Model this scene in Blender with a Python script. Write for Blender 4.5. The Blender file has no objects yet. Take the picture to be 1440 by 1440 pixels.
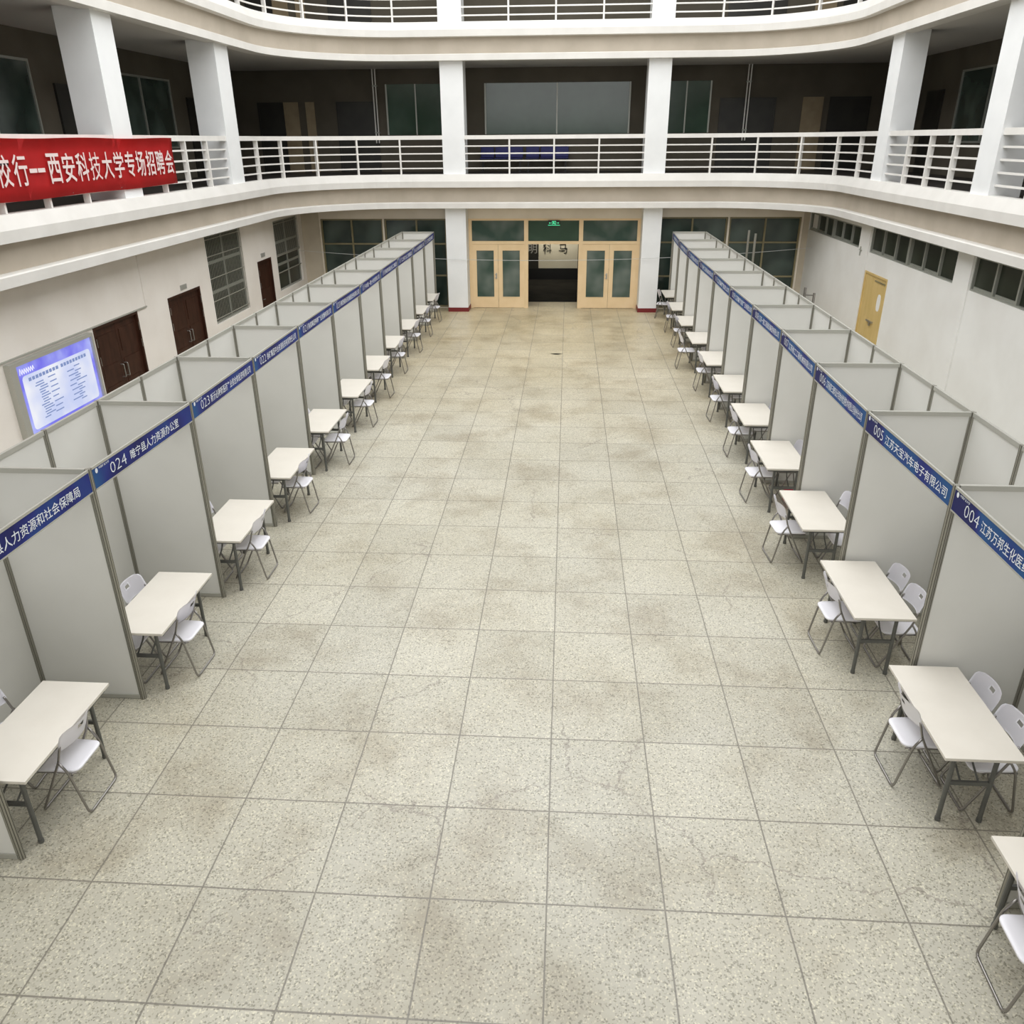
import bpy, bmesh, math, random
from mathutils import Vector, Matrix
random.seed(7)
C = bpy.context.scene.collection
S = bpy.context.scene

# ------------------------------------------------------------------ materials
def mat(name, col, rough=0.6, metal=0.0, spec=0.5, emit=None, estr=0.0):
    m = bpy.data.materials.new(name); m.use_nodes = True
    b = m.node_tree.nodes['Principled BSDF']
    b.inputs['Base Color'].default_value = (*col, 1)
    b.inputs['Roughness'].default_value = rough
    b.inputs['Metallic'].default_value = metal
    b.inputs['Specular IOR Level'].default_value = spec
    if emit:
        b.inputs['Emission Color'].default_value = (*emit, 1)
        b.inputs['Emission Strength'].default_value = estr
    return m

def noisy(name, c1, c2, scale=3.0, rough=0.6, detail=4.0, stretch=(1, 1, 1), lo=0.35, hi=0.65, metal=0.0, spec=0.5, bump=0.0):
    m = mat(name, c1, rough, metal, spec)
    nt = m.node_tree; b = nt.nodes['Principled BSDF']
    tc = nt.nodes.new('ShaderNodeTexCoord'); mp = nt.nodes.new('ShaderNodeMapping')
    mp.inputs['Scale'].default_value = stretch
    n = nt.nodes.new('ShaderNodeTexNoise'); n.inputs['Scale'].default_value = scale; n.inputs['Detail'].default_value = detail
    r = nt.nodes.new('ShaderNodeValToRGB')
    r.color_ramp.elements[0].position = lo; r.color_ramp.elements[0].color = (*c1, 1)
    r.color_ramp.elements[1].position = hi; r.color_ramp.elements[1].color = (*c2, 1)
    nt.links.new(tc.outputs['Object'], mp.inputs[0]); nt.links.new(mp.outputs[0], n.inputs[0])
    nt.links.new(n.outputs[0], r.inputs[0]); nt.links.new(r.outputs[0], b.inputs['Base Color'])
    if bump:
        bp = nt.nodes.new('ShaderNodeBump'); bp.inputs['Strength'].default_value = bump
        nt.links.new(n.outputs[0], bp.inputs['Height']); nt.links.new(bp.outputs[0], b.inputs['Normal'])
    return m

M = {}
M['wall'] = noisy('wall_paint', (0.80, 0.75, 0.69), (0.85, 0.805, 0.75), 1.2, 0.75, 5)
M['wallr'] = noisy('wall_paint_white', (0.74, 0.73, 0.70), (0.79, 0.785, 0.76), 1.2, 0.75, 5)
M['white'] = noisy('white_paint', (0.67, 0.65, 0.61), (0.72, 0.70, 0.66), 2.0, 0.6, 4)
M['column'] = noisy('column_paint', (0.78, 0.79, 0.79), (0.83, 0.84, 0.84), 1.5, 0.6, 4)
M['beige'] = noisy('beige_fascia_paint', (0.44, 0.385, 0.31), (0.50, 0.44, 0.36), 1.6, 0.8, 5)
M['lintel'] = noisy('lintel_paint', (0.76, 0.69, 0.59), (0.82, 0.75, 0.65), 1.6, 0.8, 5)
M['jamb'] = noisy('corner_wall_paint', (0.50, 0.44, 0.35), (0.56, 0.50, 0.40), 1.6, 0.8, 5)
M['soffit'] = mat('soffit_paint', (0.6, 0.58, 0.54), 0.8)
M['rail'] = noisy('rail_paint', (0.74, 0.72, 0.685), (0.79, 0.77, 0.73), 4.0, 0.45, 3)
M['redbase'] = mat('dark_red_skirting', (0.17, 0.012, 0.014), 0.5)
M['ochre'] = noisy('cream_yellow_door_paint', (0.80, 0.60, 0.35), (0.85, 0.65, 0.40), 2.5, 0.5, 4)
M['ochre_dk'] = noisy('old_window_frame_paint', (0.19, 0.165, 0.085), (0.25, 0.215, 0.12), 2.5, 0.6, 4)
M['brown'] = noisy('dark_brown_door', (0.030, 0.010, 0.005), (0.05, 0.018, 0.010), 3.0, 0.5, 6, (4, 4, 1), spec=0.25)
M['yellow'] = noisy('yellow_wood_door', (0.58, 0.42, 0.16), (0.64, 0.47, 0.20), 2.0, 0.5, 5, (3, 3, 1))
M['frosted'] = noisy('frosted_patch', (0.62, 0.52, 0.38), (0.66, 0.58, 0.45), 2.0, 0.6)
M['chrome'] = mat('brushed_metal', (0.45, 0.44, 0.42), 0.35, 0.9)
M['tube'] = mat('grey_tube_metal', (0.30, 0.285, 0.27), 0.30, 0.85)
M['legs'] = noisy('dark_grey_table_leg', (0.105, 0.108, 0.10), (0.14, 0.142, 0.132), 6, 0.4, 3, metal=0.3)
M['plastic'] = mat('white_plastic', (0.88, 0.87, 0.92), 0.38)
M['slot'] = mat('grey_slot', (0.30, 0.30, 0.31), 0.6)
M['table'] = noisy('cream_laminate', (0.655, 0.615, 0.545), (0.69, 0.65, 0.58), 3.0, 0.42, 4)
M['tedge'] = mat('table_edge', (0.72, 0.69, 0.62), 0.5)
M['panel'] = noisy('booth_panel', (0.66, 0.655, 0.62), (0.70, 0.695, 0.66), 1.2, 0.5, 3)
M['alu'] = mat('booth_aluminium', (0.34, 0.33, 0.285), 0.42, 0.55)
M['alulight'] = mat('booth_rail_aluminium', (0.47, 0.465, 0.42), 0.45, 0.35)
M['groove'] = mat('post_groove', (0.09, 0.085, 0.065), 0.6)
M['text'] = mat('white_vinyl_lettering', (0.78, 0.82, 0.88), 0.6)
M['banner'] = noisy('red_banner_cloth', (0.66, 0.016, 0.018), (0.74, 0.022, 0.024), 2.0, 0.65, 3)
M['btext'] = mat('banner_lettering', (0.75, 0.62, 0.60), 0.6)
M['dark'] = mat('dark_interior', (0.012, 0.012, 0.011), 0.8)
M['darkwall'] = noisy('shaded_corridor_wall', (0.085, 0.073, 0.052), (0.11, 0.095, 0.07), 1.0, 0.8)  # shade under the gallery ceilings put into the wall colour
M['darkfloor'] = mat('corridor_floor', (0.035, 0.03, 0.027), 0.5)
M['darkdoor'] = noisy('dark_door', (0.018, 0.017, 0.014), (0.03, 0.028, 0.022), 2, 0.5)
M['tan'] = noisy('tan_door', (0.26, 0.20, 0.12), (0.33, 0.26, 0.16), 2.5, 0.6)
M['blue'] = mat('blue_seat_plastic', (0.012, 0.014, 0.14), 0.45)
M['black'] = mat('black_paint', (0.01, 0.01, 0.01), 0.4)
M['ink'] = mat('black_ink', (0.012, 0.012, 0.012), 0.7)
M['grille'] = mat('white_grille_bars', (0.36, 0.35, 0.30), 0.5, 0.2)
M['winalu'] = mat('window_aluminium', (0.36, 0.37, 0.33), 0.4, 0.4)
M['sign'] = mat('door_sign_plate', (0.42, 0.41, 0.38), 0.4, 0.2)
M['wire'] = mat('pale_wire', (0.55, 0.56, 0.55), 0.5)
M['innerfloor'] = noisy('shaded_inner_floor', (0.010, 0.0095, 0.008), (0.018, 0.017, 0.014), 1.5, 0.9, 4, spec=0.1)  # darkness past the doorway painted into the floor colour
M['crimson'] = noisy('crimson_bag', (0.45, 0.01, 0.04), (0.6, 0.02, 0.06), 8, 0.4)
M['innerwall'] = noisy('inner_wall_paint', (0.62, 0.58, 0.46), (0.68, 0.64, 0.52), 1.2, 0.8)

def glass(name, c1, c2, scale=1.2, rough=0.12, lo=0.4, hi=0.7):
    return noisy(name, c1, c2, scale, rough, 2.0, (1, 1, 1), lo, hi, 0.0, 0.5)
M['glass_back'] = glass('dark_green_glass', (0.020, 0.034, 0.028), (0.075, 0.105, 0.09), 0.9, 0.16)
M['glass_door'] = glass('hazy_door_glass', (0.030, 0.065, 0.050), (0.19, 0.22, 0.20), 1.1, 0.14, 0.38, 0.75)
M['glass_mid'] = glass('green_transom_glass', (0.018, 0.055, 0.030), (0.035, 0.08, 0.05), 1.1, 0.14)
M['glass_side'] = noisy('dark_side_glass', (0.012, 0.017, 0.010), (0.035, 0.042, 0.028), 1.0, 0.32, 2.0, lo=0.4, hi=0.7, spec=0.3)

def blue_board():
    m = mat('blue_header_board', (0.02, 0.03, 0.2), 0.6, 0.0, 0.25)
    nt = m.node_tree; b = nt.nodes['Principled BSDF']
    tc = nt.nodes.new('ShaderNodeTexCoord'); mp = nt.nodes.new('ShaderNodeMapping')
    mp.inputs['Scale'].default_value = (1.0, 1.6, 1.0); mp.inputs['Rotation'].default_value = (0.7, 0, 0)
    n = nt.nodes.new('ShaderNodeTexNoise'); n.inputs['Scale'].default_value = 1.3; n.inputs['Detail'].default_value = 1.5
    r = nt.nodes.new('ShaderNodeValToRGB'); e = r.color_ramp.elements
    e[0].position = 0.40; e[0].color = (0.013, 0.016, 0.11, 1)
    e[1].position = 0.66; e[1].color = (0.018, 0.085, 0.25, 1)
    k = r.color_ramp.elements.new(0.52); k.color = (0.018, 0.028, 0.20, 1)
    nt.links.new(tc.outputs['Object'], mp.inputs[0]); nt.links.new(mp.outputs[0], n.inputs[0])
    nt.links.new(n.outputs[0], r.inputs[0]); nt.links.new(r.outputs[0], b.inputs['Base Color'])
    return m
M['header'] = blue_board()

def terrazzo():
    m = mat('terrazzo', (0.4, 0.38, 0.3), 0.42)
    nt = m.node_tree; N = nt.nodes; L = nt.links; b = N['Principled BSDF']
    tc = N.new('ShaderNodeTexCoord')
    def noise(scale, detail=4, rough=0.5):
        n = N.new('ShaderNodeTexNoise'); n.inputs['Scale'].default_value = scale
        n.inputs['Detail'].default_value = detail; n.inputs['Roughness'].default_value = rough
        L.new(tc.outputs['Object'], n.inputs[0]); return n
    def ramp(src, p0, c0, p1, c1):
        r = N.new('ShaderNodeValToRGB'); r.color_ramp.elements[0].position = p0; r.color_ramp.elements[0].color = (*c0, 1)
        r.color_ramp.elements[1].position = p1; r.color_ramp.elements[1].color = (*c1, 1); L.new(src, r.inputs[0]); return r
    def mix(kind, fac, a, c):
        x = N.new('ShaderNodeMix'); x.data_type = 'RGBA'; x.blend_type = kind
        if isinstance(fac, float): x.inputs[0].default_value = fac
        else: L.new(fac, x.inputs[0])
        for i, v in ((6, a), (7, c)):
            if isinstance(v, tuple): x.inputs[i].default_value = (*v, 1)
            else: L.new(v, x.inputs[i])
        return x.outputs[2]
    def math_(op, a, v=None, w=None):
        x = N.new('ShaderNodeMath'); x.operation = op
        for i, q in enumerate((a, v, w)):
            if q is None: continue
            if isinstance(q, (int, float)): x.inputs[i].default_value = q
            else: L.new(q, x.inputs[i])
        return x.outputs[0]
    big = ramp(noise(0.45, 5, 0.6).outputs[0], 0.30, (0.415, 0.385, 0.30), 0.72, (0.50, 0.48, 0.41))
    # chips of marble
    v = N.new('ShaderNodeTexVoronoi'); v.inputs['Scale'].default_value = 85; L.new(tc.outputs['Object'], v.inputs[0])
    sp = N.new('ShaderNodeSeparateColor'); L.new(v.outputs['Color'], sp.inputs[0])
    dk = ramp(sp.outputs[0], 0.10, (0.5, 0.5, 0.47), 0.22, (1, 1, 1))
    lt = ramp(sp.outputs[1], 0.80, (1, 1, 1), 0.93, (1.4, 1.4, 1.34))
    c = mix('MULTIPLY', 0.85, big.outputs[0], dk.outputs[0])
    c = mix('MULTIPLY', 0.8, c, lt.outputs[0])
    # slab to slab change, dirt
    sep = N.new('ShaderNodeSeparateXYZ'); L.new(tc.outputs['Object'], sep.inputs[0])
    ux = math_('DIVIDE', math_('ADD', sep.outputs[0], 3.296), 0.8664)
    uy = math_('DIVIDE', math_('ADD', sep.outputs[1], 2.18), 0.903)
    fx, fy = math_('FLOOR', ux), math_('FLOOR', uy)
    cb = N.new('ShaderNodeCombineXYZ'); L.new(fx, cb.inputs[0]); L.new(fy, cb.inputs[1])
    wn = N.new('ShaderNodeTexWhiteNoise'); L.new(cb.outputs[0], wn.inputs[0])
    slab = ramp(wn.outputs[0], 0.0, (0.93, 0.93, 0.92), 1.0, (1.05, 1.05, 1.04))
    c = mix('MULTIPLY', 1.0, c, slab.outputs[0])
    dirt = ramp(noise(0.9, 7, 0.62).outputs[0], 0.34, (0.66, 0.61, 0.56), 0.50, (1, 1, 1))
    c = mix('MULTIPLY', 0.55, c, dirt.outputs[0])
    # browner worn band towards the inner doors, tint raised to offset the weak light
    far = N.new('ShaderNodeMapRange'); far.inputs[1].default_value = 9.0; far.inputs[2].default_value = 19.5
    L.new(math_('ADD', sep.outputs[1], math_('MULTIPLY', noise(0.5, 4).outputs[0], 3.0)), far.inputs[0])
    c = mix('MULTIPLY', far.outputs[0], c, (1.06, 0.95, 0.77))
    # joints
    wob = math_('MULTIPLY', math_('SUBTRACT', noise(1.3, 3).outputs[0], 0.5), 0.012)
    def joint(u):
        fr = math_('FRACT', math_('ADD', u, wob)); a = math_('ABSOLUTE', math_('SUBTRACT', fr, 0.5))
        return math_('GREATER_THAN', a, 0.5 - 0.0075)
    j = math_('MAXIMUM', joint(ux), joint(uy))
    # cracks
    cr = N.new('ShaderNodeTexVoronoi'); cr.feature = 'DISTANCE_TO_EDGE'; cr.inputs['Scale'].default_value = 0.42
    wv = N.new('ShaderNodeVectorMath'); wv.operation = 'ADD'
    sc = N.new('ShaderNodeVectorMath'); sc.operation = 'SCALE'; sc.inputs['Scale'].default_value = 0.5
    nn = noise(2.2, 6, 0.65); L.new(nn.outputs['Color'], sc.inputs[0]); L.new(tc.outputs['Object'], wv.inputs[0]); L.new(sc.outputs[0], wv.inputs[1])
    L.new(wv.outputs[0], cr.inputs[0])
    crack = math_('MULTIPLY', math_('LESS_THAN', cr.outputs['Distance'], 0.0035), math_('GREATER_THAN', noise(0.35, 2).outputs[0], 0.52))
    c = mix('MIX', math_('MULTIPLY', j, 0.80), c, (0.15, 0.135, 0.11))
    c = mix('MIX', math_('MULTIPLY', crack, 0.45), c, (0.17, 0.14, 0.12))
    L.new(c, b.inputs['Base Color'])
    rr = ramp(noise(1.4, 5).outputs[0], 0.3, (0.28,) * 3, 0.7, (0.5,) * 3); L.new(rr.outputs[0], b.inputs['Roughness'])
    return m
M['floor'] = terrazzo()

# ------------------------------------------------------------------ helpers
def link(o): C.objects.link(o); return o
def obj(name, bm, m, parent=None, smooth=False):
    me = bpy.data.meshes.new(name)
    bmesh.ops.recalc_face_normals(bm, faces=bm.faces)
    bm.to_mesh(me); bm.free()
    for x in (m if isinstance(m, (list, tuple)) else [m]): me.materials.append(M[x])
    if smooth:
        for p in me.polygons: p.use_smooth = True
    o = bpy.data.objects.new(name, me); link(o)
    if parent is not None: o.parent = parent
    return o
def tag(o, label=None, cat=None, group=None, kind=None):
    if label: o['label'] = label
    if cat: o['category'] = cat
    if group: o['group'] = group
    if kind: o['kind'] = kind
    return o
def thing(name, label, cat, loc=(0, 0, 0), rz=0, group=None):
    o = bpy.data.objects.new(name, None); link(o); o.location = loc; o.rotation_euler = (0, 0, rz)
    return tag(o, label, cat, group)
def struct(name, bm, m, parent=None, smooth=False):
    o = obj(name, bm, m, parent, smooth)
    if parent is None: o['kind'] = 'structure'
    return o
def sthing(name, loc=(0, 0, 0), rz=0):
    o = bpy.data.objects.new(name, None); link(o); o.location = loc; o.rotation_euler = (0, 0, rz); o['kind'] = 'structure'; return o
def copy_tree(o, parent=None):
    c = o.copy(); link(c)
    if parent is not None: c.parent = parent
    for ch in list(o.children): copy_tree(ch, c)
    return c
def B(): return bmesh.new()
def box(bm, x0, x1, y0, y1, z0, z1, mi=0):
    if x0 > x1: x0, x1 = x1, x0
    if y0 > y1: y0, y1 = y1, y0
    if z0 > z1: z0, z1 = z1, z0
    v = [bm.verts.new((x, y, z)) for x in (x0, x1) for y in (y0, y1) for z in (z0, z1)]
    for q in ((0, 1, 3, 2), (4, 6, 7, 5), (0, 4, 5, 1), (2, 3, 7, 6), (0, 2, 6, 4), (1, 5, 7, 3)):
        bm.faces.new([v[i] for i in q]).material_index = mi
    return v
def bevelbox(bm, x0, x1, y0, y1, z0, z1, w=0.005):
    v = box(bm, x0, x1, y0, y1, z0, z1)
    es = {e for a in v for e in a.link_edges}
    bmesh.ops.bevel(bm, geom=list(es), offset=w, segments=2, affect='EDGES', profile=0.5)
def fillet(pts, r=0.05, n=4, closed=False):
    out = []; P = [Vector(p) for p in pts]; k = len(P)
    for i, p in enumerate(P):
        if not closed and i in (0, k - 1): out.append(p); continue
        a, c = P[i - 1], P[(i + 1) % k]
        da, dc = a - p, c - p; rr = min(r, da.length * 0.45, dc.length * 0.45)
        s, e = p + da.normalized() * rr, p + dc.normalized() * rr
        for j in range(n + 1):
            t = j / n; out.append(s * (1 - t) ** 2 + p * 2 * t * (1 - t) + e * t * t)
    return out
def tube(bm, pts, r, n=8, closed=False, mi=0):
    P = [Vector(p) for p in pts]; rings = []; k = len(P); up = Vector((0.13, 0.31, 0.94)).normalized(); prev = None
    for i, p in enumerate(P):
        t = ((P[(i + 1) % k] if (closed or i < k - 1) else p) - (P[i - 1] if (closed or i > 0) else p)).normalized()
        if prev is None: u = t.cross(up); u = u.normalized() if u.length > 1e-4 else t.orthogonal().normalized()
        else: u = (prev - t * prev.dot(t)).normalized()
        prev = u; w = t.cross(u)
        rings.append([bm.verts.new(p + (u * math.cos(a) + w * math.sin(a)) * r) for a in [2 * math.pi * j / n for j in range(n)]])
    for i in range(k if closed else k - 1):
        a, b = rings[i], rings[(i + 1) % k]
        for j in range(n): bm.faces.new((a[j], a[(j + 1) % n], b[(j + 1) % n], b[j])).material_index = mi
    if not closed:
        bm.faces.new(rings[0][::-1]).material_index = mi; bm.faces.new(rings[-1]).material_index = mi
def sweep(bm, path, prof, closed_prof=True, caps=True):
    """path: function d -> list of (x, y); prof: list of (d, z). Extrudes the profile along the offset path."""
    rows = []
    for d, z in prof: rows.append([bm.verts.new((x, y, z)) for x, y in path(d)])
    k = len(rows); n = len(rows[0])
    for i in range(k if closed_prof else k - 1):
        a, b = rows[i], rows[(i + 1) % k]
        for j in range(n - 1): bm.faces.new((a[j], a[j + 1], b[j + 1], b[j]))
    if caps and closed_prof:
        bm.faces.new([r[0] for r in rows][::-1]); bm.faces.new([r[-1] for r in rows])

_tcache = {}
def text_bm(s, bold=0.0, extrude=0.0015):
    """mesh of a line of text in its own XY plane, lower left at the origin; returns (list of verts, faces, w, h, ymin)"""
    key = (s, bold)
    if key not in _tcache:
        cu = bpy.data.curves.new('t', 'FONT'); cu.body = s; cu.size = 1.0; cu.resolution_u = 2
        cu.extrude = 0.0; cu.offset = bold; cu.fill_mode = 'FRONT'
        o = bpy.data.objects.new('t', cu); link(o)
        bpy.context.view_layer.update()
        me = bpy.data.meshes.new_from_object(o.evaluated_get(bpy.context.evaluated_depsgraph_get()))
        vs = [v.co.copy() for v in me.vertices]; fs = [tuple(p.vertices) for p in me.polygons]
        bpy.data.objects.remove(o); bpy.data.curves.remove(cu); bpy.data.meshes.remove(me)
        _tcache[key] = (vs, fs)
    return _tcache[key]
def put_text(bm, s, fn, w, h, x0=0.0, y0=0.0, bold=0.0, mi=0):
    """lay the text into a w x h box at (x0, y0), map with fn(u, v) -> world"""
    vs, fs = text_bm(s, bold)
    if not vs: return
    a = min(v.x for v in vs); b = max(v.x for v in vs); c = min(v.y for v in vs); d = max(v.y for v in vs)
    nv = [bm.verts.new(fn(x0 + (v.x - a) / (b - a) * w, y0 + (v.y - c) / (d - c) * h)) for v in vs]
    for f in fs:
        try: bm.faces.new([nv[i] for i in f]).material_index = mi
        except ValueError: pass

# ------------------------------------------------------------------ building shell
XL, XR, YB = -8.42, 7.78, 20.85          # ground floor wall faces
EL, ER, EB = -7.85, 7.42, 19.95          # gallery lip
CLX, CLY, CRX, CRY = -4.55, 16.65, 4.42, 16.95
YN = -9.0
def ring(d, n=14, y0=YN):
    pts = [(EL - d, y0), (EL - d, 0.0)]
    rl, rr = CLX - EL + d, ER - CRX + d
    for i in range(n + 1):
        a = math.pi - math.pi / 2 * i / n; pts.append((CLX + rl * math.cos(a), CLY + (EB - CLY + d) * math.sin(a)))
    for i in range(n + 1):
        a = math.pi / 2 - math.pi / 2 * i / n; pts.append((CRX + rr * math.cos(a), CRY + (EB - CRY + d) * math.sin(a)))
    pts += [(ER + d, 0.0), (ER + d, y0)]
    return pts
def ring_square(x0, x1, y1, n=14, y0=YN):
    """same number of points as ring() but with square corners"""
    pts = [(x0, y0), (x0, 0.0)]
    for i in range(n + 1):
        a = math.pi - math.pi / 2 * i / n; k = 1 / max(abs(math.cos(a)), math.sin(a))
        pts.append((CLX + (CLX - x0) * math.cos(a) * k, CLY + (y1 - CLY) * math.sin(a) * k))
    for i in range(n + 1):
        a = math.pi / 2 - math.pi / 2 * i / n; k = 1 / max(abs(math.cos(a)), math.sin(a))
        pts.append((CRX + (x1 - CRX) * math.cos(a) * k, CRY + (y1 - CRY) * math.sin(a) * k))
    pts += [(x1, 0.0), (x1, y0)]
    return pts
def slab_between(bm, inner, outer, z0, z1):
    rows = [[bm.verts.new((x, y, z)) for x, y in pts] for pts, z in ((inner, z1), (outer, z1), (outer, z0), (inner, z0))]
    for i in range(4):
        a, b = rows[i], rows[(i + 1) % 4]
        for j in range(len(a) - 1): bm.faces.new((a[j], a[j + 1], b[j + 1], b[j]))
    bm.faces.new([r[0] for r in rows][::-1]); bm.faces.new([r[-1] for r in rows])

def wall_cells(us, vs, holes, put):
    us = sorted(set(us + [h[0] for h in holes] + [h[1] for h in holes]))
    vs = sorted(set(vs + [h[2] for h in holes] + [h[3] for h in holes]))
    for i in range(len(us) - 1):
        j = 0
        while j < len(vs) - 1:
            mu, mv = (us[i] + us[i + 1]) / 2, (vs[j] + vs[j + 1]) / 2
            if any(h[0] < mu < h[1] and h[2] < mv < h[3] for h in holes): j += 1; continue
            k = j
            while k + 1 < len(vs) - 1 and not any(h[0] < mu < h[1] and h[2] < (vs[k + 1] + vs[k + 2]) / 2 < h[3] for h in holes): k += 1
            put(us[i], us[i + 1], vs[j], vs[k + 1]); j = k + 1

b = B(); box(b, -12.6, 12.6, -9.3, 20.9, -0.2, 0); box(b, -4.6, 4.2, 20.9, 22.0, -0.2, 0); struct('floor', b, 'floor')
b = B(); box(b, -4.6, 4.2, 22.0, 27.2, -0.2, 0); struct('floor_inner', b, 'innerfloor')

# left wall
HL = [(7.88, 9.545, 0, 2.03), (10.915, 12.58, 0, 2.03), (13.26, 15.56, 0.97, 3.07), (16.48, 17.59, 0, 2.05), (18.12, 20.45, 0.965, 2.975)]
b = B(); wall_cells([-9.2, 21.1], [0, 3.3], HL, lambda u0, u1, v0, v1: box(b, XL - 0.25, XL, u0, u1, v0, v1)); struct('wall_left', b, 'wall')
# right wall
HR = [(15.95, 20.75, 2.50, 3.02), (10.33, 15.2, 2.49, 3.11), (4.6, 9.65, 2.48, 3.11), (13.64, 15.2, 0, 2.06)]
b = B(); wall_cells([-9.2, 21.1], [0, 3.3], HR, lambda u0, u1, v0, v1: box(b, XR, XR + 0.25, u0, u1, v0, v1)); struct('wall_right', b, 'wallr')
# back wall : window bays and the three door bays
HB = [(-7.80, -5.76, 0.02, 2.82), (-5.70, -3.68, 0.02, 2.82), (3.16, 5.27, 0.02, 2.86), (5.33, 7.55, 0.02, 2.86), (-2.96, 2.56, 0, 2.82)]
b = B(); wall_cells([XL - 0.2, XR + 0.2], [0, 3.35], HB, lambda u0, u1, v0, v1: box(b, u0, u1, YB, YB + 0.25, v0, v1)); struct('wall_back', b, 'lintel')
b = B(); wall_cells([-12.6, 12.6], [0, 12.4], [(-6.9, 6.5, 5.6, 10.8)], lambda u0, u1, v0, v1: box(b, u0, u1, -9.3, -9.05, v0, v1)); struct('wall_front', b, 'white')
_w = bpy.data.objects.new('window_added', None); link(_w); _w['kind'] = 'structure'  # added window, unseen, to go with the fill light behind the camera
b = B()
for k in range(8): box(b, -6.9 + k * 13.33 / 7, -6.83 + k * 13.33 / 7, -9.2, -9.1, 5.6, 10.8)
for z in (5.6, 7.3, 9.0, 10.73): box(b, -6.9, 6.5, -9.18, -9.12, z, z + 0.07)
obj('window_frame', b, 'winalu', _w); b = B(); box(b, -6.9, 6.5, -9.155, -9.145, 5.6, 10.8); obj('pane', b, 'glass_side', _w)

# gallery edge band (first and second gallery), soffits, floors
def gallery(zc, label_trim, i):
    dz = zc - 4.165
    P = lambda d: ring(d)
    b = B(); sweep(b, P, [(0.36, 4.165 + dz), (0.09, 4.165 + dz), (0.0, 3.965 + dz), (0.0, 3.795 + dz), (0.20, 3.785 + dz), (0.36, 3.80 + dz)]); struct('trim_%d' % i, b, 'white')
    b = B(); sweep(b, P, [(0.36, 3.83 + dz), (0.17, 3.83 + dz), (0.21, 3.34 + dz), (0.36, 3.34 + dz)]); struct('trim_%d' % (i + 1), b, 'beige')
    b = B(); sweep(b, P, [(0.36, 3.37 + dz), (0.04, 3.365 + dz), (0.0, 3.35 + dz), (0.0, 3.195 + dz), (0.36, 3.195 + dz)]); struct('trim_%d' % (i + 2), b, 'white')
gallery(4.165, '', 1)
gallery(8.165, '', 4)
b = B(); slab_between(b, ring(0.3), ring_square(-12.4, 12.4, 23.9), 3.20, 4.12); struct('ceiling', b, 'soffit')
b = B(); slab_between(b, ring(0.3), ring_square(-12.4, 12.4, 23.9), 7.25, 8.12); struct('ceiling_upper', b, 'soffit')
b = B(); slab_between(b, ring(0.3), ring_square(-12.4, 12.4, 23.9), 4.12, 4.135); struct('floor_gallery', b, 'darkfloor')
b = B(); slab_between(b, ring(0.0), ring_square(-12.4, 12.4, 23.9), 11.9, 12.3); struct('ceiling_roof', b, 'white')
# gallery outer walls
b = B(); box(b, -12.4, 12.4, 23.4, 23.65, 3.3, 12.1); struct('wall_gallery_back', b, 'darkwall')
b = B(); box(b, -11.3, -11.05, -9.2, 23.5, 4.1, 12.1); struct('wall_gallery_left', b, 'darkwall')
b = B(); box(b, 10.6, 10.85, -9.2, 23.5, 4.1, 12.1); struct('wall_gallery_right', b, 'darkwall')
# lower corner piers of the back wall
b = B(); box(b, XL, -7.84, YB - 0.03, YB, 0, 3.2); struct('trim_7', b, 'jamb')
b = B(); box(b, 7.60, XR, YB - 0.03, YB, 0, 3.2); struct('trim_8', b, 'jamb')

# ------------------------------------------------------------------ windows of the back wall
wn = [0]
def window_name(): wn[0] += 1; return 'window_%d' % wn[0]
def back_window(x0, x1, z1, mull, glassm='glass_back', frame='ochre_dk'):
    w = sthing(window_name(), ((x0 + x1) / 2, YB, 0))
    ox = (x0 + x1) / 2; h = (x1 - x0) / 2
    b = B(); f = 0.05
    box(b, -h, -h + f, 0.06, 0.16, 0.02, z1); box(b, h - f, h, 0.06, 0.16, 0.02, z1)
    box(b, -h + f, h - f, 0.06, 0.16, z1 - f, z1); box(b, -h + f, h - f, 0.06, 0.16, 0.02, 0.07)
    for m_ in mull: box(b, m_ - ox - 0.028, m_ - ox + 0.028, 0.065, 0.155, 0.07, z1 - f)
    xs = [-h + f] + [v for m_ in mull for v in (m_ - ox - 0.028, m_ - ox + 0.028)] + [h - f]
    for zz in (1.04, 2.04 if x0 < 0 else 2.09):
        for k in range(0, len(xs), 2): box(b, xs[k], xs[k + 1], 0.07, 0.15, zz - 0.025, zz + 0.025)
    obj('window_frame', b, frame, w)
    b = B(); box(b, -h + f, h - f, 0.105, 0.115, 0.07, z1 - f); obj('pane', b, glassm, w)
back_window(-7.80, -5.76, 2.82, [-6.79])
back_window(-5.70, -3.68, 2.82, [-4.66])
back_window(3.16, 5.27, 2.86, [4.18])
back_window(5.33, 7.55, 2.86, [6.46])
b = B(); box(b, -5.76, -5.70, YB + 0.03, YB + 0.2, 0.02, 2.82); struct('trim_9', b, 'ochre')
b = B(); box(b, 5.27, 5.33, YB + 0.03, YB + 0.2, 0.02, 2.86); struct('trim_10', b, 'ochre')

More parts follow.
